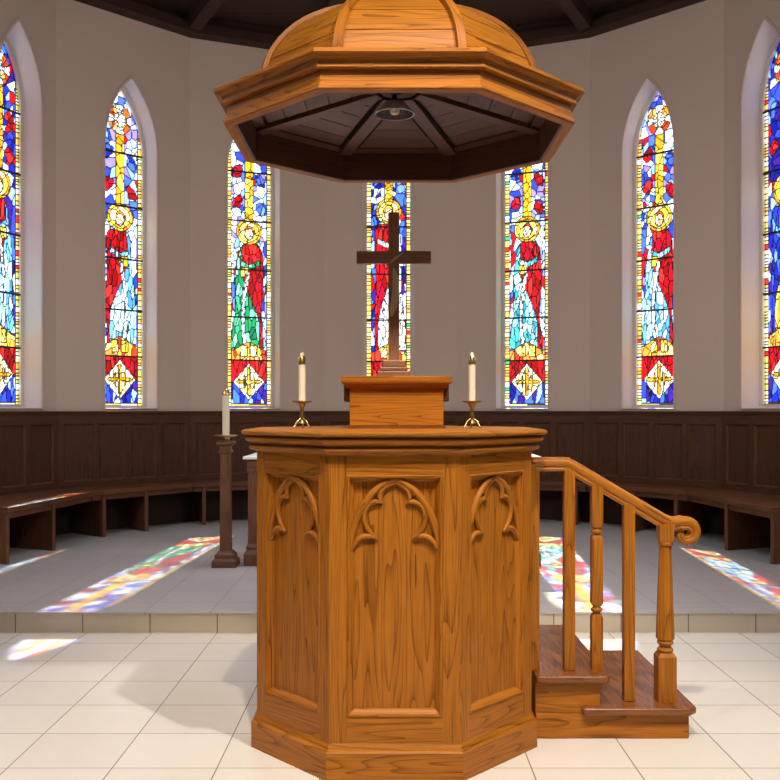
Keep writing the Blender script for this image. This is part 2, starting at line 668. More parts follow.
PAL = {
    'sky': [(200, 220, 248), (140, 175, 240), (75, 105, 215), (235, 242, 252), (185, 208, 245), (45, 65, 180), (240, 244, 252), (215, 228, 250), (150, 130, 215)],
    'deep': [(30, 40, 170), (50, 70, 210), (25, 25, 130), (70, 110, 225), (150, 180, 240), (60, 30, 140), (200, 215, 248)],
    'red': [(200, 20, 25), (165, 10, 20), (225, 45, 40), (180, 15, 40), (140, 5, 15)],
    'ltblue': [(150, 215, 245), (110, 185, 235), (185, 230, 250), (80, 150, 230), (200, 240, 250)],
    'green': [(30, 140, 80), (60, 175, 120), (110, 205, 160), (20, 110, 70), (150, 220, 190)],
    'teal': [(80, 190, 190), (150, 225, 220), (50, 150, 170), (185, 235, 235)],
    'blue': [(40, 60, 190), (70, 100, 220), (110, 150, 235), (30, 40, 150)],
    'white': [(245, 245, 250), (225, 235, 250), (250, 245, 225)],
    'gold': [(250, 195, 50), (240, 170, 30), (255, 215, 90), (230, 150, 25)],
    'halo': [(255, 225, 110), (250, 205, 70), (255, 240, 170)],
    'face': [(250, 225, 190), (245, 210, 170)],
    'amber': [(225, 95, 30), (240, 140, 40), (200, 60, 30), (250, 200, 90)],
    'cream': [(255, 240, 195), (255, 232, 160), (250, 245, 220)],
    'border': [(250, 215, 110), (255, 230, 150), (240, 190, 80), (235, 225, 160), (225, 160, 70), (190, 200, 110), (250, 240, 200), (252, 248, 230), (215, 190, 90)],
    'feet': [(245, 190, 70), (235, 150, 60), (250, 220, 140), (220, 60, 40)],
}


def paint(seed, robe, cloak, lean, bgpal, halo_f, H):
    rng = np.random.default_rng(seed)
    cell = GW / NX
    NZ = int(H / cell)
    xs = (np.arange(NX + 1) / NX - 0.5) * GW
    zs = np.arange(NZ + 1) * cell
    X, Z = np.meshgrid(xs, zs)
    f = Z / H
    hw = GW / 2
    bw = 0.062
    inner = hw - bw
    reg = np.zeros(X.shape, int)
    regs = ['sky']

    def put(mask, pal):
        regs.append(pal)
        reg[mask] = len(regs) - 1
    hz = halo_f * H
    base = 0.165 * H
    reg[:] = 0
    regs[0] = bgpal
    # red patches beside the gold beam
    for sx, zf in ((-1, 0.80), (1, 0.775), (-1, 0.70), (1, 0.68)):
        put(((X - sx * 0.15) / 0.07) ** 2 + ((Z - zf * H + 0.5 * (np.abs(X) - 0.15)) / 0.085) ** 2 + 0.35 * np.sin(X * 55 + seed) * np.sin(Z * 48) < 0.85, 'red' if rng.random() < 0.75 else 'blue')
    # gold vertical beam above the head
    put((np.abs(X) < 0.048) & (Z > hz + 0.1) & (Z < 0.87 * H), 'gold')
    # rosette near the top
    rz = 0.905 * H
    rr = np.hypot(X, (Z - rz) * 0.85)
    an = np.arctan2((Z - rz), X)
    put(rr < 0.15, 'amber')
    put((rr < 0.15) & (np.cos(an * 4) > 0.15), 'white')
    put(rr < 0.075, 'cream')
    put((rr < 0.075) & ((np.abs(X) < 0.02) | (np.abs(Z - rz) < 0.02)), 'white')
    # robed figure: widths along its height
    yb, yt = base + 0.20, hz - 0.12
    q = np.clip((Z - yb) / (yt - yb), 0, 1)
    wid = 0.20 - 0.045 * q - 0.09 * np.clip((q - 0.86) / 0.14, 0, 1) ** 2 + 0.012 * np.sin(q * 9 + seed)
    cx = lean * 0.05 * (q - 0.5)
    fig = (Z > yb - 0.05) & (Z < yt) & (np.abs(X - cx) < wid)
    put(fig, robe)
    # cloak: sweeps across from one shoulder to the opposite hem
    edge = lean * (0.16 - 0.30 * q + 0.05 * np.sin(q * 7))
    cl = fig & ((X - cx) * lean > edge * lean * 1.0) & (q < 0.97)
    put(cl, cloak)
    # forearms and book
    put(fig & (np.abs(X - cx) < wid * 0.75) & (np.abs(Z - (yt - 0.34) - np.abs(X) * 0.5) < 0.035), robe if cloak == 'red' else 'ltblue')
    put((np.abs(X + lean * 0.06) < 0.045) & (np.abs(Z - (yt - 0.40)) < 0.06), 'gold' if robe != 'blue' else 'white')
    # a pale fold hanging through the robe
    put(fig & (np.abs(X - cx + lean * (0.03 + 0.04 * np.sin(q * 5))) < 0.022) & (q < 0.7), 'white')
    # feet and ground
    put((Z > base) & (Z < yb - 0.02 + 0.05 * np.cos(X * 14)) & (np.abs(X) < inner), 'feet')
    put((np.abs(np.abs(X) - 0.065) < 0.045) & (np.abs(Z - (base + 0.12)) < 0.075), 'halo')
    # halo and face
    hr = np.hypot(X, Z - hz)
    put(hr < 0.165, 'halo')
    put((hr < 0.165) & (hr > 0.13), 'gold')
    put(((X) / 0.062) ** 2 + ((Z - hz + 0.015) / 0.092) ** 2 < 1, 'amber')
    put(((X) / 0.050) ** 2 + ((Z - hz + 0.030) / 0.075) ** 2 < 1, 'face')
    # base panel with a diamond and a gold cross
    put((Z < base), 'red')
    put((Z < base * 0.56), 'deep')
    dzc = base * 0.56
    dm = np.abs(X) / 0.205 + np.abs(Z - dzc) / 0.235
    put((dm < 1), 'cream')
    put((dm < 0.80) & ((np.abs(X) < 0.022) | (np.abs(Z - dzc) < 0.022)), 'gold')
    put((dm < 0.62) & (np.abs(np.abs(X) - 0.065) < 0.012), 'gold')
    put(Z < 0.07, 'border')
    # border strips
    bord = np.abs(X) > inner
    put(bord, 'border')
    # pieces: Voronoi cells, tall and narrow in the robes
    ns = 300
    sxs = rng.uniform(-hw, hw, ns)
    szs = rng.uniform(0, H, ns)
    d1 = np.full(X.shape, 9.0)
    d2 = np.full(X.shape, 9.0)
    idx = np.zeros(X.shape, int)
    for k in range(ns):
        dx = np.abs(X - sxs[k]) * (1.45 if szs[k] < yt else 1.0)
        d = np.hypot(dx, (Z - szs[k]) * (0.55 if szs[k] < yt else 0.8))
        nb = d < d1
        d2 = np.where(nb, d1, np.minimum(d2, d))
        idx = np.where(nb, k, idx)
        d1 = np.where(nb, d, d1)
    # border pieces: short blocks
    blk = np.floor(Z / 0.045 + 0.45 * np.sin(Z * 21 + seed + (X > 0) * 2) + 0.4 * np.sin(Z * 7.3)).astype(int) + (X > 0) * 5000
    idx = np.where(bord | (Z < 0.07), 1000 + blk, idx)
    key = idx * 64 + reg
    uk, inv = np.unique(key, return_inverse=True)
    inv = inv.reshape(X.shape)
    cols = np.zeros((len(uk), 3))
    for i, kk in enumerate(uk):
        pal = PAL[regs[kk % 64]]
        c = srgb(pal[rng.integers(len(pal))])
        if regs[kk % 64] == bgpal and rng.random() < 0.07:
            c = srgb(PAL['red'][0])
        if regs[kk % 64] == 'border' and rng.random() < 0.05:
            c = srgb(PAL['red'][2] if rng.random() < 0.6 else PAL['green'][1])
        cols[i] = c * rng.uniform(0.82, 1.08)
    C = cols[inv]
    # lead lines where the piece changes
    lead = np.zeros(X.shape, bool)
    dvx = key[:, 1:] != key[:, :-1]
    lead[:, 1:] |= dvx
    dvz = key[1:] != key[:-1]
    lead[1:] |= dvz
    lead[:, :-1] |= dvx & (np.arange(NX)[None, :] % 2 == 0)
    lead[:-1] |= dvz
    streak = 1 + 0.10 * np.sin(X * 60 + Z * 17 + seed) * np.sin(Z * 41 - X * 23)
    C = C * streak[..., None]
    C[lead] *= 0.05
    # a thicker came between border and picture
    C[np.abs(np.abs(X) - inner) < cell * 0.75] = 0.012
    return xs, zs, np.clip(C, 0.004, 1.0)


def window(idx, key, sc, rise, **pk):
    WAPEX, WSPR, GAPEX, GSPR = 3.86 + rise, 3.02 + rise, 3.79 + rise, 3.02 + rise
    A, t, L, ang = F[key]
    p = A + t * sc
    # frame ring
    o_out = arch(WW, 0.0, WAPEX, WSPR)
    o_in = arch(GW - 0.02, 0.045, GAPEX - 0.015, GSPR)
    m = MB()
    ya, yb = 0.235, 0.285
    n = len(o_out)
    for i in range(n):
        j = (i + 1) % n
        a, b, c, d = o_out[i], o_out[j], o_in[j], o_in[i]
        m.face([(a[0], ya, a[1]), (d[0], ya, d[1]), (c[0], ya, c[1]), (b[0], ya, b[1])])
        m.face([(a[0], yb, a[1]), (b[0], yb, b[1]), (c[0], yb, c[1]), (d[0], yb, d[1])])
        m.face([(d[0], ya, d[1]), (d[0], yb, d[1]), (c[0], yb, c[1]), (c[0], ya, c[1])])
    w = m.build('window_%d' % idx, REVEAL, loc=(p.x, p.y, SILL), rotz=ang)
    struct(w)
    # narrow raised moulding round the opening, on the wall face
    m = MB()
    o1 = arch(WW, -0.02, WAPEX, WSPR)
    o2 = arch(WW + 0.055, -0.02, WAPEX + 0.04, WSPR)
    for i in range(n - 1):
        a, b, c, d = o1[i], o1[i + 1], o2[i + 1], o2[i]
        m.face([(a[0], -0.014, a[1]), (b[0], -0.014, b[1]), (c[0], -0.014, c[1]), (d[0], -0.014, d[1])])
        m.face([(d[0], -0.014, d[1]), (c[0], -0.014, c[1]), (c[0], 0.002, c[1]), (d[0], 0.002, d[1])])
        m.face([(a[0], 0.002, a[1]), (b[0], 0.002, b[1]), (b[0], -0.014, b[1]), (a[0], -0.014, a[1])])
    m.build('architrave', PLASTER, w)
    # reveal lining, painted white
    m = MB()
    o3 = arch(WW - 0.006, 0.0, WAPEX - 0.003, WSPR)
    for i in range(n - 1):
        a, b = o3[i], o3[i + 1]
        m.face([(a[0], -0.002, a[1]), (b[0], -0.002, b[1]), (b[0], ya, b[1]), (a[0], ya, a[1])])
    m.face([(-WW / 2, -0.03, 0.004), (WW / 2, -0.03, 0.004), (WW / 2, ya, 0.014), (-WW / 2, ya, 0.014)])
    m.build('reveal', REVEAL, w)
    # the leaded pane
    xs, zs, C = paint(H=GAPEX, **pk)
    nx, nz = len(xs), len(zs)
    X, Z = np.meshgrid(xs, zs)
    V = np.stack([X, np.full(X.shape, 0.265), Z], -1).reshape(-1, 3)
    h = GAPEX - GSPR
    R = (h * h + GW * GW / 4) / GW

    def inside(x, z):
        return (z < GSPR) | (np.hypot(np.abs(x) - (GW / 2 - R), z - GSPR) < R)
    xm = (X[:-1, :-1] + X[1:, 1:]) / 2
    zm = (Z[:-1, :-1] + Z[1:, 1:]) / 2
    ok = inside(xm, zm) & (zm > 0.02)
    ii = np.arange(nx * nz).reshape(nz, nx)
    Q = np.stack([ii[:-1, :-1], ii[:-1, 1:], ii[1:, 1:], ii[1:, :-1]], -1)[ok]
    me = bpy.data.meshes.new('leaded_pane')
    used = np.unique(Q)
    remap = np.full(nx * nz, -1)
    remap[used] = np.arange(len(used))
    Q = remap[Q]
    Vu = V[used]
    Cu = C.reshape(-1, 3)[used]
    me.vertices.add(len(Vu))
    me.vertices.foreach_set('co', Vu.ravel())
    me.loops.add(Q.size)
    me.loops.foreach_set('vertex_index', Q.ravel().astype(np.int32))
    me.polygons.add(len(Q))
    me.polygons.foreach_set('loop_start', np.arange(0, Q.size, 4, dtype=np.int32))
    me.update(calc_edges=True)
    ca = me.color_attributes.new('glass', 'FLOAT_COLOR', 'POINT')
    ca.data.foreach_set('color', np.concatenate([Cu, np.ones((len(Cu), 1))], 1).ravel().astype(np.float32))
    me.materials.append(GLASS)
    g = bpy.data.objects.new('leaded_pane', me)
    COL.objects.link(g)
    g.parent = w
    # iron saddle bars
    for fz in (0.165, 0.31, 0.47, 0.635, 0.80):
        m = MB()
        z = fz * GAPEX
        m.box((-GW / 2 + 0.01, 0.240, z - 0.010), (GW / 2 - 0.01, 0.256, z + 0.010), 'x')
        m.build('saddle_bar', LEAD, w)
    return w


WIN = [dict(seed=3, robe='ltblue', cloak='red', lean=-1, bgpal='deep', halo_f=0.60),
       dict(seed=5, robe='ltblue', cloak='red', lean=-1, bgpal='sky', halo_f=0.60),
       dict(seed=8, robe='green', cloak='red', lean=1, bgpal='sky', halo_f=0.60),
       dict(seed=13, robe='white', cloak='red', lean=-1, bgpal='deep', halo_f=0.69),
       dict(seed=21, robe='teal', cloak='red', lean=1, bgpal='sky', halo_f=0.61),
       dict(seed=34, robe='ltblue', cloak='red', lean=1, bgpal='sky', halo_f=0.60),
       dict(seed=55, robe='gold', cloak='blue', lean=-1, bgpal='deep', halo_f=0.58)]
for i, nm in enumerate(names):
    window(i + 1, nm, SC[i], RISE[i], **WIN[i])

# ------------------------------------------------------------------ wall benches
def bench(side, label):
    """side -1 left, +1 right; front edge and wall line from the middle outwards"""
    t = thing('wall_bench', label, 'bench', (side * 2.3, 11.2, ZS))
    ox, oy = side * 2.3, 11.2
    fr = [(0.02, 11.80), (0.78, 11.80), (2.30, 11.18), (3.13, 10.05), (3.36, 8.35)]
    bk = [(0.02, 12.262), (0.845, 12.262), (2.42, 11.60), (3.61, 10.40), (4.262, 8.60)]
    fr = [(side * x - ox, y - oy) for x, y in fr]
    bk = [(side * x - ox, y - oy) for x, y in bk]
    zt = 0.502
    for i in range(4):
        poly = [fr[i], fr[i + 1], bk[i + 1], bk[i]]
        ar = sum(poly[j - 1][0] * poly[j][1] - poly[j][0] * poly[j - 1][1] for j in range(4))
        if ar < 0:
            poly = poly[::-1]
        m = MB()
        g = (fr[i + 1][0] - fr[i][0], fr[i + 1][1] - fr[i][1], 0)
        m.jitter()
        m.prism(poly, zt - 0.05, zt, grain=g)
        m.build('seat', BENCHW, t, bevel=0.006)
        # apron under the front edge
        a, b = Vector(fr[i]), Vector(fr[i + 1])
        d = (b - a).normalized()
        nrm = Vector((-d.y, d.x))
        if nrm.dot(Vector(bk[i]) - a) < 0:
            nrm = -nrm
        q = [a + nrm * 0.03, b + nrm * 0.03, b + nrm * 0.055, a + nrm * 0.055]
        q = [(v.x, v.y) for v in q]
        ar = sum(q[j - 1][0] * q[j][1] - q[j][0] * q[j - 1][1] for j in range(4))
        if ar < 0:
            q = q[::-1]
        m = MB()
        m.prism(q, zt - 0.105, zt - 0.05, grain=g)
        m.build('apron', BENCHW, t)

    def at(i, f):
        a, b = Vector(fr[i]), Vector(fr[i + 1])
        c, e = Vector(bk[i]), Vector(bk[i + 1])
        return a.lerp(b, f), c.lerp(e, f)
    for i, f in ((0, 0.5), (1, 0.2), (1, 0.93), (2, 0.50), (2, 0.90), (3, 0.5), (3, 0.985)):
        a, b = at(i, f)
        d = (b - a)
        L = d.length
        m = MB()
        m.box((0.012, -0.022, 0), (L, 0.022, zt - 0.05), 'z')
        m.build('support', BENCHW, t, loc=(a.x, a.y, 0), rotz=math.atan2(d.y, d.x), bevel=0.004)
    # back board under the seat, coloured near-black in place of shade
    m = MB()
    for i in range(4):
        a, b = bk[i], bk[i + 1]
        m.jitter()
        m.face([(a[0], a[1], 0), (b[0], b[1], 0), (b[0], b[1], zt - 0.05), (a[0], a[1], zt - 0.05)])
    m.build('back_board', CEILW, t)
    return t


bench(-1, 'dark wooden bench curving along the left half of the panelled wall')
bench(1, 'dark wooden bench curving along the right half of the panelled wall')

# ------------------------------------------------------------------ pulpit
PX, PY = 0.019, 3.86
PC = 0.64
pul = thing('pulpit', 'large octagonal honey oak pulpit with trefoil arch panels on the cream tiles', 'pulpit', (PX, PY + PC, 0))
BODY = [(-0.267, -0.64), (0.267, -0.64), (0.613, -0.26), (0.613, 0.26), (0.267, 0.64), (-0.267, 0.64), (-0.613, 0.26), (-0.613, -0.26)]
m = MB()
m.loft(BODY, [(0.024, 0), (0.024, 0.112), (0.018, 0.120), (0.012, 0.122), (0.008, 0.132), (0.0, 0.146), (-0.03, 0.146)], cap0=True)
m.build('plinth', OAK, pul)
m = MB()
m.loft(offset(BODY, -0.030), [(0, 0.14), (0, 1.33)], vertical=True)
core = m.build('panel_core', OAK, pul)
ZB, ZO0, ZO1, ZT = 0.144, 0.250, 1.236, 1.322


def tracery(w):
    """trefoil-headed arch, x across, z down from the apex"""
    s = w / 0.178
    m = MB()
    prof = [(0.015 * math.cos(a), 0.015 * math.sin(a)) for a in [2 * PI * i / 10 for i in range(10)]]
    prof_s = [(a * 0.72, b * 0.72) for a, b in prof]

    def bez(pts, n=12):
        out = []
        for i in range(n + 1):
            t = i / n
            P = [Vector((x * s, 0, z)) for x, z in pts]
            while len(P) > 1:
                P = [P[j].lerp(P[j + 1], t) for j in range(len(P) - 1)]
            out.append(P[0])
        return out
    for sg in (-1, 1):
        def mir(p):
            return [(sg * x, z) for x, z in p]
        taper = [1.0] * 13
        m.sweep(bez(mir([(0.0, 0.0), (0.09, -0.025), (0.168, -0.14), (0.178, -0.30)])), prof, scale=[1] * 10 + [0.9, 0.75, 0.5])
        m.sweep(bez(mir([(0.0, -0.012), (0.050, -0.030), (0.072, -0.066), (0.050, -0.100)])), prof_s, scale=[1] * 10 + [0.9, 0.75, 0.5])
        m.sweep(bez(mir([(0.046, -0.098), (0.105, -0.065), (0.170, -0.165), (0.070, -0.246)])), prof_s, scale=[0.5, 0.8] + [1] * 9 + [0.85, 0.5])
        m.sweep(bez(mir([(0.070, -0.244), (0.125, -0.215), (0.155, -0.245), (0.176, -0.300)])), prof_s, scale=[0.5, 0.8] + [1.1] * 9 + [0.85, 0.5])
    return m


for i in range(8):
    a, b = Vector(BODY[i]), Vector(BODY[(i + 1) % 8])
    mid = (a + b) / 2
    d = b - a
    L = d.length
    rz = math.atan2(d.y, d.x)
    h = L / 2
    sw = 0.072 if i % 4 == 0 else 0.060
    m = MB()
    m.box((-h, 0, ZB), (-h + sw, 0.034, ZT), 'z')
    m.box((h - sw, 0, ZB), (h, 0.034, ZT), 'z')
    m.box((-h + sw, 0.001, ZB), (h - sw, 0.034, ZO0), 'x')
    m.box((-h + sw, 0.001, ZO1), (h - sw, 0.034, ZT), 'x')
    fr = m.build('panel_frame', OAK, pul, loc=(mid.x, mid.y, 0), rotz=rz)
    # bevelled moulding inside the opening
    m = MB()
    x0, x1, z0, z1 = -h + sw, h - sw, ZO0, ZO1
    steps = [(0.0, 0.002), (0.004, -0.003), (0.010, -0.002), (0.013, 0.010), (0.026, 0.022), (0.030, 0.0295)]
    for (o0, y0), (o1, y1) in zip(steps, steps[1:]):
        A = [(x0 + o0, y0, z0 + o0), (x1 - o0, y0, z0 + o0), (x1 - o0, y0, z1 - o0), (x0 + o0, y0, z1 - o0)]
        B = [(x0 + o1, y1, z0 + o1), (x1 - o1, y1, z0 + o1), (x1 - o1, y1, z1 - o1), (x0 + o1, y1, z1 - o1)]
        for q in range(4):
            r = (q + 1) % 4
            m.face([A[q], A[r], B[r], B[q]], grain=(1, 0, 0) if q % 2 == 0 else (0, 0, 1))
    m.build('panel_moulding', OAK, fr)
    if i in (0, 1, 2, 6, 7):
        tr = tracery(h - sw - 0.012).build('tracery', OAK, fr, smooth=50, loc=(0, 0.022, ZO1 - 0.018))
m = MB()
m.loft(BODY, [(-0.02, 1.314), (0.003, 1.314), (0.005, 1.320), (0.020, 1.323), (0.030, 1.327), (0.034, 1.335), (0.032, 1.343), (0.022, 1.347), (0.022, 1.352),
              (0.030, 1.357), (0.042, 1.361), (0.050, 1.368), (0.052, 1.376), (0.046, 1.383), (0.030, 1.385), (0.030, 1.392), (-0.02, 1.392)])
m.build('cornice', OAK, pul)
m = MB()
m.loft(BODY, [(-0.02, 1.390), (0.054, 1.390), (0.062, 1.393), (0.067, 1.400), (0.066, 1.407), (0.060, 1.412), (0.048, 1.415)], cap0=True, cap1=True)
m.build('top', OAK, pul, smooth=25)
ZTOP = 1.415

# ------------------------------------------------------------------ stairs with balustrade
stp = thing('pulpit_stairs', 'two oak steps with turned balusters and scrolled handrail right of the pulpit', 'stairs', (1.0, 4.85, 0))


def S(x, y, z):
    return (x - 1.0, y - 4.85, z)


def part_box(name, a, b, grain, mat, bevel=0.004, seg=2):
    m = MB()
    m.box(S(*a), S(*b), grain)
    return m.build(name, mat, stp, bevel=bevel, seg=seg)


part_box('riser', (0.665, 4.335, 0), (1.365, 5.33, 0.113), 'x', OAK)
part_box('riser', (0.665, 4.345, 0.113), (0.962, 5.33, 0.256), 'x', OAK)
m = MB()
m.prism([(S(0.875, 4.30, 0))[:2], S(1.365, 4.30, 0)[:2], S(1.400, 4.335, 0)[:2], S(1.400, 5.36, 0)[:2], S(0.875, 5.36, 0)[:2]], 0.113, 0.148, grain=(0, 1, 0))
m.build('tread', OAK_DEEP, stp, bevel=0.012, seg=3)
m = MB()
m.prism([(S(0.665, 4.31, 0))[:2], S(0.985, 4.31, 0)[:2], S(1.005, 4.33, 0)[:2], S(1.005, 5.36, 0)[:2], S(0.665, 5.36, 0)[:2]], 0.256, 0.291, grain=(0, 1, 0))
m.build('tread', OAK_DEEP, stp, bevel=0.012, seg=3)
YR = 4.43


def rail_z(x):
    if x < 0.834:
        return 1.222
    return 1.222 - (x - 0.834) * 0.592


for x, z0, turned in ((0.668, 0.291, 0), (0.834, 0.291, 0), (0.963, 0.291, 1), (1.112, 0.148, 0)):
    m = MB()
    zt = rail_z(x) + 0.012
    if not turned:
        m.box(S(x - 0.0255, YR - 0.0255, z0), S(x + 0.0255, YR + 0.0255, zt), 'z')
    else:
        c = S(x, YR, 0)
        sq = [(c[0] - 0.0255, c[1] - 0.0255), (c[0] + 0.0255, c[1] - 0.0255), (c[0] + 0.0255, c[1] + 0.0255), (c[0] - 0.0255, c[1] + 0.0255)]
        m.loft(sq, [(0, z0), (0, 0.535), (-0.006, 0.55)], vertical=True, cap0=True, cap1=True)
        m.lathe([(0.012, 0.548), (0.020, 0.552), (0.017, 0.558), (0.027, 0.566), (0.028, 0.574), (0.018, 0.582), (0.021, 0.592), (0.0, 0.592)], 16, c[:2])
        m.loft(sq, [(-0.006, 0.590), (0, 0.602), (0, 0.905), (-0.006, 0.918)], vertical=True, cap0=True, cap1=True)
        m.lathe([(0.012, 0.916), (0.018, 0.922), (0.028, 0.930), (0.028, 0.938), (0.017, 0.946), (0.022, 0.955), (0.0, 0.955)], 16, c[:2])
        m.loft(sq, [(-0.007, 0.953), (0, 0.970), (0, zt)], vertical=True, cap0=True, cap1=True)
    m.build('baluster', OAK, stp, smooth=30, bevel=0.003 if not turned else 0)
# newel
NXW = 1.283
c = S(NXW, YR, 0)
m = MB()
sq = [(c[0] - 0.042, c[1] - 0.042), (c[0] + 0.042, c[1] - 0.042), (c[0] + 0.042, c[1] + 0.042), (c[0] - 0.042, c[1] + 0.042)]
m.loft(sq, [(0, 0.148), (0, 0.355), (-0.010, 0.372)], vertical=True, cap0=True, cap1=True)
m.lathe([(0.030, 0.370), (0.034, 0.374), (0.038, 0.384), (0.034, 0.392), (0.026, 0.396), (0.026, 0.404), (0.036, 0.412), (0.038, 0.420), (0.032, 0.428), (0, 0.428)], 20, c[:2])
oc = [(c[0] + 0.038 / math.cos(PI / 8) * math.cos(PI / 8 + k * PI / 4), c[1] + 0.038 / math.cos(PI / 8) * math.sin(PI / 8 + k * PI / 4)) for k in range(8)]
m.loft(oc, [(-0.008, 0.426), (0.001, 0.436), (0.001, 0.46), (-0.012, 0.85), (-0.012, 0.868)], vertical=True, cap1=True)
m.lathe([(0.022, 0.866), (0.034, 0.872), (0.034, 0.882), (0.026, 0.888), (0, 0.888)], 20, c[:2])
m.loft(sq, [(-0.014, 0.886), (-0.010, 0.900), (-0.008, rail_z(NXW) + 0.012)], vertical=True, cap0=True, cap1=True)
m.build('newel_post', OAK, stp, smooth=30)
# moulded handrail ending in a scroll
prof = [(-0.030, -0.022), (-0.030, 0.022), (-0.020, 0.026), (-0.012, 0.022), (-0.004, 0.028), (0.010, 0.031), (0.024, 0.026), (0.033, 0.014),
        (0.036, 0.0), (0.033, -0.014), (0.024, -0.026), (0.010, -0.031), (-0.004, -0.028), (-0.012, -0.022), (-0.020, -0.026)]
path = [(0.642, 1.245), (0.72, 1.245), (0.80, 1.245), (0.822, 1.244), (0.850, 1.230)]
for k in range(1, 9):
    x = 0.85 + k * 0.052
    path.append((x, 1.230 - (x - 0.85) * 0.592))
x, z = path[-1]
path += [(x + 0.03, z - 0.013), (x + 0.062, z - 0.016), (x + 0.085, z - 0.010)]
cx, cz = x + 0.114, z - 0.058
ang0 = math.radians(108)
sc = [1] * len(path)
for k in range(30):
    a = ang0 - k * math.radians(20)
    r = 0.048 * (1 - k / 34)
    path.append((cx + r * math.cos(a), cz + r * math.sin(a)))
    sc.append(max(0.20, 0.95 - k * 0.032))
m = MB()
m.sweep([S(px_, YR, pz_) for px_, pz_ in path], prof, up=(0, 1, 0), scale=sc)
ctr = S(cx, YR, cz)
m.build('handrail', OAK, stp, smooth=35)

# ------------------------------------------------------------------ sounding board over the pulpit
CY = 4.49
can = thing('pulpit_canopy', 'domed octagonal oak sounding board hanging above the pulpit', 'canopy', (0.040, CY, 2.755))
def can_part(m, name, mat=OAK, parent=None, **kw):
    return m.build(name, mat, parent or can, **kw)
Z0 = -2.755
AO = 0.727
O8 = octagon(AO)


def cz_(z):
    return z + Z0


m = MB()
m.loft(O8, [(d, cz_(z)) for d, z in [(0.0, 2.757), (0.040, 2.757), (0.046, 2.762), (0.046, 2.770), (0.038, 2.774), (0.038, 2.782), (0.030, 2.786), (0.030, 2.845)]])
can_part(m, 'fascia')
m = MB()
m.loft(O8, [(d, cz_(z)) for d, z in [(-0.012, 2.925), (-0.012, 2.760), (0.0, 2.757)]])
can_part(m, 'inner_band', OAK_SHADED)
m = MB()
m.loft(O8, [(d, cz_(z)) for d, z in [(0.028, 2.838), (0.050, 2.838), (0.054, 2.842), (0.054, 2.852), (0.046, 2.855), (0.048, 2.864), (0.056, 2.875), (0.070, 2.883), (0.080, 2.885), (0.084, 2.890), (0.084, 2.902), (0.078, 2.907), (-0.10, 2.950), (-0.16, 2.952)]])
can_part(m, 'cornice')
# dome of horizontal boards
AD, HD, ZD = 0.605, 0.445, 2.95


def dome_a(z):
    return AD * math.sqrt(max(0, 1 - ((z - ZD) / HD) ** 2))


m = MB()
pr = []
NB = 6
for k in range(NB):
    t0, t1 = k / NB * PI / 2, (k + 1) / NB * PI / 2
    for j in range(5):
        t = t0 + (t1 - t0) * (0.02 + 0.96 * j / 4)
        pr.append((AD * math.cos(t) - AO, cz_(ZD + HD * math.sin(t))))
    if k < NB - 1:
        t = t1
        pr.append(((AD - 0.006) * math.cos(t) - AO, cz_(ZD + (HD - 0.006) * math.sin(t))))
pr = [(max(d, -AO + 0.005), z) for d, z in pr]
m.loft(O8, pr, cap1=True)
can_part(m, 'dome', smooth=20)
for k in range(8):
    a = PI / 8 + k * PI / 4
    pts = []
    for j in range(17):
        t = j / 16 * PI / 2
        r = (AD * math.cos(t) + 0.002) / math.cos(PI / 8)
        pts.append((r * math.cos(a), r * math.sin(a), cz_(ZD + HD * math.sin(t))))
    m = MB()
    up = (-math.sin(a), math.cos(a), 0)
    m.sweep(pts, [(-0.014, -0.020), (0.004, -0.020), (0.010, -0.012), (0.010, 0.012), (0.004, 0.020), (-0.014, 0.020)], up=up)
    can_part(m, 'dome_rib', smooth=30)
# soffit: dark backing, boarded panels, ribs and hub
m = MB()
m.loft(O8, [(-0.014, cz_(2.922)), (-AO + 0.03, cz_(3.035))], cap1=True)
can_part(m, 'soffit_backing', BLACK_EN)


def sof_z(a):
    return 2.922 + (0.712 - a) / (0.712 - 0.03) * 0.113


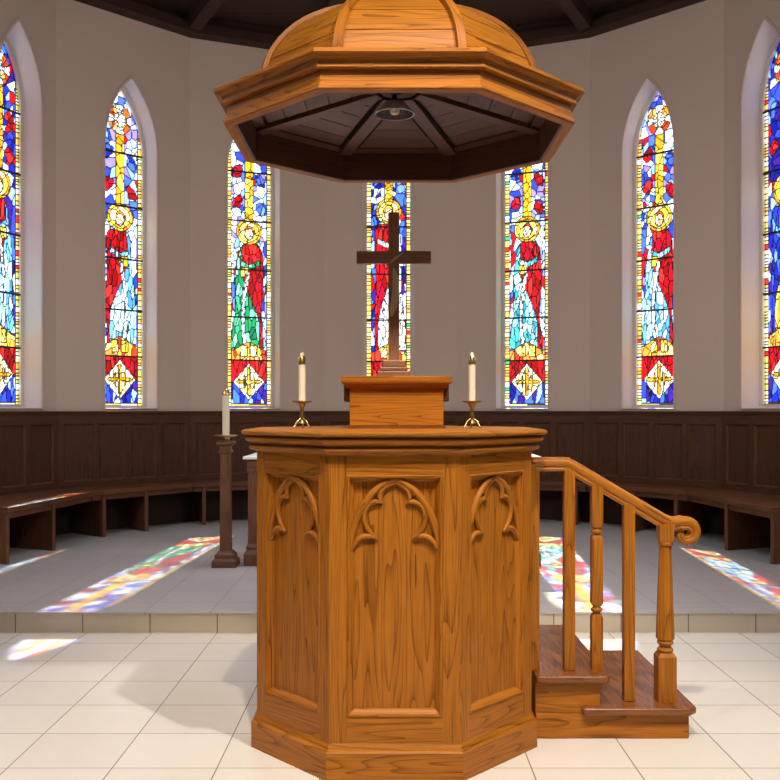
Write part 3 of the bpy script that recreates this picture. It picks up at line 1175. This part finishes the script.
for k in range(8):
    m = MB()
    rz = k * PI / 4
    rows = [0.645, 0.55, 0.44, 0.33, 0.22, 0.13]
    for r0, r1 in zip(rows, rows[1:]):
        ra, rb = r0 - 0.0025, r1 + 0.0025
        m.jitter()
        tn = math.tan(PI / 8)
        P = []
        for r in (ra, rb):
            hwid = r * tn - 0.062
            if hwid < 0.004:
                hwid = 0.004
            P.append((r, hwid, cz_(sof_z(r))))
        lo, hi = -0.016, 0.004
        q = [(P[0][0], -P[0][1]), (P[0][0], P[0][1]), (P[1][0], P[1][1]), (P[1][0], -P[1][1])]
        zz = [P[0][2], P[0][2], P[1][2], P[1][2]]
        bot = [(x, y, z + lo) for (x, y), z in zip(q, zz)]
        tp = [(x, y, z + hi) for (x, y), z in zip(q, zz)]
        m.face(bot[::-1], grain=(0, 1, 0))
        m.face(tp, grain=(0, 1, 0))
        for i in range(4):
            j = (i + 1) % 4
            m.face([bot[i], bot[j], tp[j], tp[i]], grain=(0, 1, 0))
    can_part(m, 'soffit_panel', OAK_SHADED, rotz=rz)
    # edge board along the rim
    m = MB()
    tn = math.tan(PI / 8)
    q = [(0.712, -0.712 * tn), (0.712, 0.712 * tn), (0.662, 0.662 * tn), (0.662, -0.662 * tn)]
    m.jitter()
    za = [cz_(sof_z(r) - 0.016) for r in (0.712, 0.712, 0.662, 0.662)]
    bot = [(x, y, z) for (x, y), z in zip(q, za)]
    tp = [(x, y, z + 0.02) for (x, y), z in zip(q, za)]
    m.face(bot[::-1], grain=(0, 1, 0))
    for i in range(4):
        j = (i + 1) % 4
        m.face([bot[i], bot[j], tp[j], tp[i]], grain=(0, 1, 0))
    can_part(m, 'soffit_edge', OAK_SHADED, rotz=rz)
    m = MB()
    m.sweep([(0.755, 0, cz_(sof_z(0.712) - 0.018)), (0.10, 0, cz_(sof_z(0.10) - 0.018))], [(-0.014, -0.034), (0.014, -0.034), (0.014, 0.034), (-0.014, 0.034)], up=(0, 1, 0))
    can_part(m, 'soffit_rib', OAK_SHADED, rotz=rz + PI / 8)
m = MB()
m.lathe([(0.0, cz_(3.000)), (0.09, cz_(3.000)), (0.10, cz_(3.008)), (0.10, cz_(3.03)), (0.0, cz_(3.03))], 8)
can_part(m, 'hub', WAL)
m = MB()
m.lathe([(0.0, cz_(3.42)), (0.05, cz_(3.43)), (0.05, cz_(3.47)), (0.022, cz_(3.49)), (0.022, cz_(6.30)), (0.0, cz_(6.30))], 16)
can_part(m, 'hanging_rod', BLACK_EN, smooth=40)

# small lamp under the canopy
lp = thing('canopy_lamp', 'small white bowl lamp hanging under the middle of the sounding board', 'lamp', (0.022, CY, 3.000))
m = MB()
m.lathe([(0.0, 0.0), (0.03, 0.0), (0.03, -0.010), (0.012, -0.014), (0.012, -0.032), (0.030, -0.036), (0.038, -0.046), (0.0, -0.046)], 16)
m.build('stem', BLACK_EN, lp, smooth=40)
m = MB()
m.lathe([(0.030, -0.042), (0.050, -0.050), (0.076, -0.078), (0.092, -0.094), (0.094, -0.104), (0.090, -0.105), (0.088, -0.101)], 24)
m.build('shade', WHITE_EN, lp, smooth=40)
m = MB()
m.lathe([(0.089, -0.103), (0.070, -0.080), (0.046, -0.057), (0.026, -0.047), (0.0, -0.047)], 24)
m.build('shade_lining', BLACK_EN, lp, smooth=40)
m = MB()
m.lathe([(0.0, -0.044), (0.020, -0.046), (0.024, -0.064), (0.022, -0.094), (0.016, -0.102), (0.0, -0.104)], 16)
m.build('bulb', WAX, lp, smooth=40)

# ------------------------------------------------------------------ box, cross and candles on the pulpit
bx = thing('cross_plinth_box', 'oak box with overhanging lid carrying the cross on the pulpit top', 'box', (0.030, 4.54, ZTOP))
m = MB()
m.box((-0.215, -0.19, 0.012), (0.215, 0.19, 0.200), 'x')
m.build('body', OAK, bx, bevel=0.004)
m = MB()
m.box((-0.222, -0.197, 0.0), (0.222, 0.197, 0.012), 'x')
m.build('foot_board', OAK_DEEP, bx)
m = MB()
m.loft([(-0.215, -0.19), (0.215, -0.19), (0.215, 0.19), (-0.215, 0.19)], [(0.018, 0.186), (0.022, 0.200), (0.034, 0.206), (0.038, 0.214), (0.038, 0.236), (0.034, 0.240)], cap0=True, cap1=True)
m.build('lid', OAK, bx)
for sx in (-1, 1):
    m = MB()
    m.box((min(sx * 0.2155, sx * 0.246), -0.10, 0.125), (max(sx * 0.2155, sx * 0.246), 0.17, 0.206), 'y')
    m.build('side_cleat', STANDW, bx, bevel=0.003)
ZL = ZTOP + 0.240

cr = thing('wooden_cross', 'brown wooden cross standing on the lidded box before the middle window', 'cross', (0.018, 4.55, ZL))
m = MB()
for w, z0, z1 in ((0.078, 0, 0.030), (0.066, 0.030, 0.050), (0.054, 0.050, 0.082)):
    m.box((-w, -w * 0.8, z0), (w, w * 0.8, z1), 'x')
m.build('base', CROSSW, cr, bevel=0.005)
m = MB()
m.box((-0.0265, -0.016, 0.08), (0.0265, 0.016, 0.790), 'z')
m.build('upright', CROSSW, cr, bevel=0.003)
m = MB()
m.box((-0.178, -0.017, 0.545), (0.178, 0.015, 0.604), 'x')
m.build('crossbar', CROSSW, cr, bevel=0.003)
m = MB()
for pts, w in (([(0.050, 0.600), (0.010, 0.572), (-0.018, 0.548)], 0.008),
               ([(0.000, 0.520), (0.010, 0.470), (0.008, 0.400), (-0.002, 0.330), (-0.012, 0.290)], 0.016)):
    m.sweep([(x, -0.018, z) for x, z in pts], [(w * math.cos(a), 0.008 * math.sin(a)) for a in [2 * PI * i / 10 for i in range(10)]], up=(0, -1, 0),
            scale=[0.35] + [1] * (len(pts) - 2) + [0.3])
m.build('carved_drape', CARVED, cr, smooth=50)

cs = thing('candlestick', 'brass candlestick on the pulpit top, left of the box', 'candlestick', (-0.412, 4.45, ZTOP), group='brass candlesticks on the pulpit')
m = MB()
m.lathe([(0.0, 0.022), (0.018, 0.022), (0.014, 0.034), (0.009, 0.045), (0.013, 0.055), (0.009, 0.065), (0.008, 0.095), (0.014, 0.105), (0.020, 0.118), (0.0, 0.118)], 20)
m.build('stem', BRASS, cs, smooth=50)
m = MB()
m.lathe([(0.0, 0.116), (0.030, 0.118), (0.046, 0.124), (0.047, 0.128), (0.030, 0.124), (0.0, 0.123)], 24)
m.build('drip_pan', BRASS, cs, smooth=40)
for k in range(3):
    m = MB()
    a = PI / 2 + k * 2 * PI / 3
    m.sweep([(0.008 * math.cos(a), 0.008 * math.sin(a), 0.044), (0.026 * math.cos(a), 0.026 * math.sin(a), 0.032), (0.040 * math.cos(a), 0.040 * math.sin(a), 0.006), (0.050 * math.cos(a), 0.050 * math.sin(a), 0.004)],
            [(0.004 * math.cos(q), 0.004 * math.sin(q)) for q in [2 * PI * i / 8 for i in range(8)]], up=(-math.sin(a), math.cos(a), 0))
    m.build('foot', BRASS, cs, smooth=50)
dup(cs, (0.384, 4.45, ZTOP), 'brass candlestick on the pulpit top, right of the box')
cd = thing('altar_candle', 'unlit cream candle with brass follower in the candlestick left of the box', 'candle', (-0.412, 4.45, ZTOP + 0.1235), group='candles on the pulpit')
m = MB()
m.lathe([(0, 0), (0.0165, 0), (0.0165, 0.178), (0, 0.178)], 20)
m.build('wax', WAX, cd, smooth=40)
m = MB()
m.lathe([(0.0165, 0.174), (0.0185, 0.176), (0.0180, 0.206), (0.013, 0.214), (0.0, 0.214)], 20)
m.build('follower', BRASS, cd, smooth=40)
m = MB()
m.lathe([(0.010, 0.212), (0.010, 0.220), (0.005, 0.230), (0, 0.232)], 12)
m.build('tip', FLAMEGLASS, cd, smooth=50)
dup(cd, (0.384, 4.45, ZTOP + 0.1235), 'unlit cream candle with brass follower in the candlestick right of the box')

# ------------------------------------------------------------------ tall candle stand and altar table on the chancel floor
sd = thing('candle_stand', 'tall dark wooden candle stand left of the pulpit on the grey chancel tiles', 'candle stand', (-1.43, 8.28, ZS))
sq = [(-0.045, -0.045), (0.045, -0.045), (0.045, 0.045), (-0.045, 0.045)]
m = MB()
m.loft(sq, [(0.060, 0), (0.060, 0.055), (0.048, 0.070), (0.040, 0.075), (0.040, 0.105), (0.020, 0.125), (0.012, 0.14), (0, 0.14)], cap0=True, cap1=True)
m.build('base', STANDW, sd)
m = MB()
m.loft(sq, [(0.002, 0.138), (-0.004, 0.97), (0, 0.985), (0.012, 0.99), (0.012, 1.005), (0.002, 1.01), (0.002, 1.05)], cap0=True, cap1=True, vertical=True)
m.build('column', STANDW, sd)
m = MB()
m.loft(sq, [(0.004, 1.05), (0.028, 1.065), (0.030, 1.085), (0.010, 1.09)], cap0=True, cap1=True)
m.build('capital', STANDW, sd)
m = MB()
m.lathe([(0, 1.09), (0.036, 1.09), (0.030, 1.10), (0.036, 1.125), (0.100, 1.133), (0.102, 1.142), (0.0, 1.142)], 24)
m.build('socket', BRASS, sd, smooth=35)
pc = thing('paschal_candle', 'thick tall cream candle on the dark stand left of the pulpit', 'candle', (-1.43, 8.28, ZS + 1.142))
m = MB()
m.lathe([(0, 0), (0.031, 0), (0.031, 0.350), (0, 0.350)], 24)
m.build('wax', WAX, pc, smooth=40)
m = MB()
m.lathe([(0.031, 0.345), (0.034, 0.347), (0.032, 0.385), (0.018, 0.40), (0, 0.402)], 24)
m.build('follower', BRASS, pc, smooth=40)

al = thing('altar_table', 'dark wooden altar table with white cloth edge, mostly hidden behind the pulpit', 'table', (0.02, 8.65, ZS))
for sx in (-1, 1):
    for sy in (-1, 1):
        lx, ly = sx * 1.215, sy * 0.30
        q = [(lx - 0.045, ly - 0.045), (lx + 0.045, ly - 0.045), (lx + 0.045, ly + 0.045), (lx - 0.045, ly + 0.045)]
        m = MB()
        m.loft(q, [(0.035, 0), (0.035, 0.10), (0.025, 0.12), (0.012, 0.14), (0.018, 0.16), (0.002, 0.19), (0, 0.80), (0.012, 0.83), (0.012, 0.86)], cap0=True, cap1=True, vertical=True)
        m.build('leg', STANDW, al)
m = MB()
m.box((-1.27, -0.36, 0.86), (1.27, 0.36, 0.93), 'x')
m.build('table_frame', STANDW, al, bevel=0.006)
m = MB()
m.box((-1.30, -0.39, 0.93), (1.30, 0.39, 0.955), 'x')
m.build('cloth_covered_top', LINEN, al, bevel=0.006)
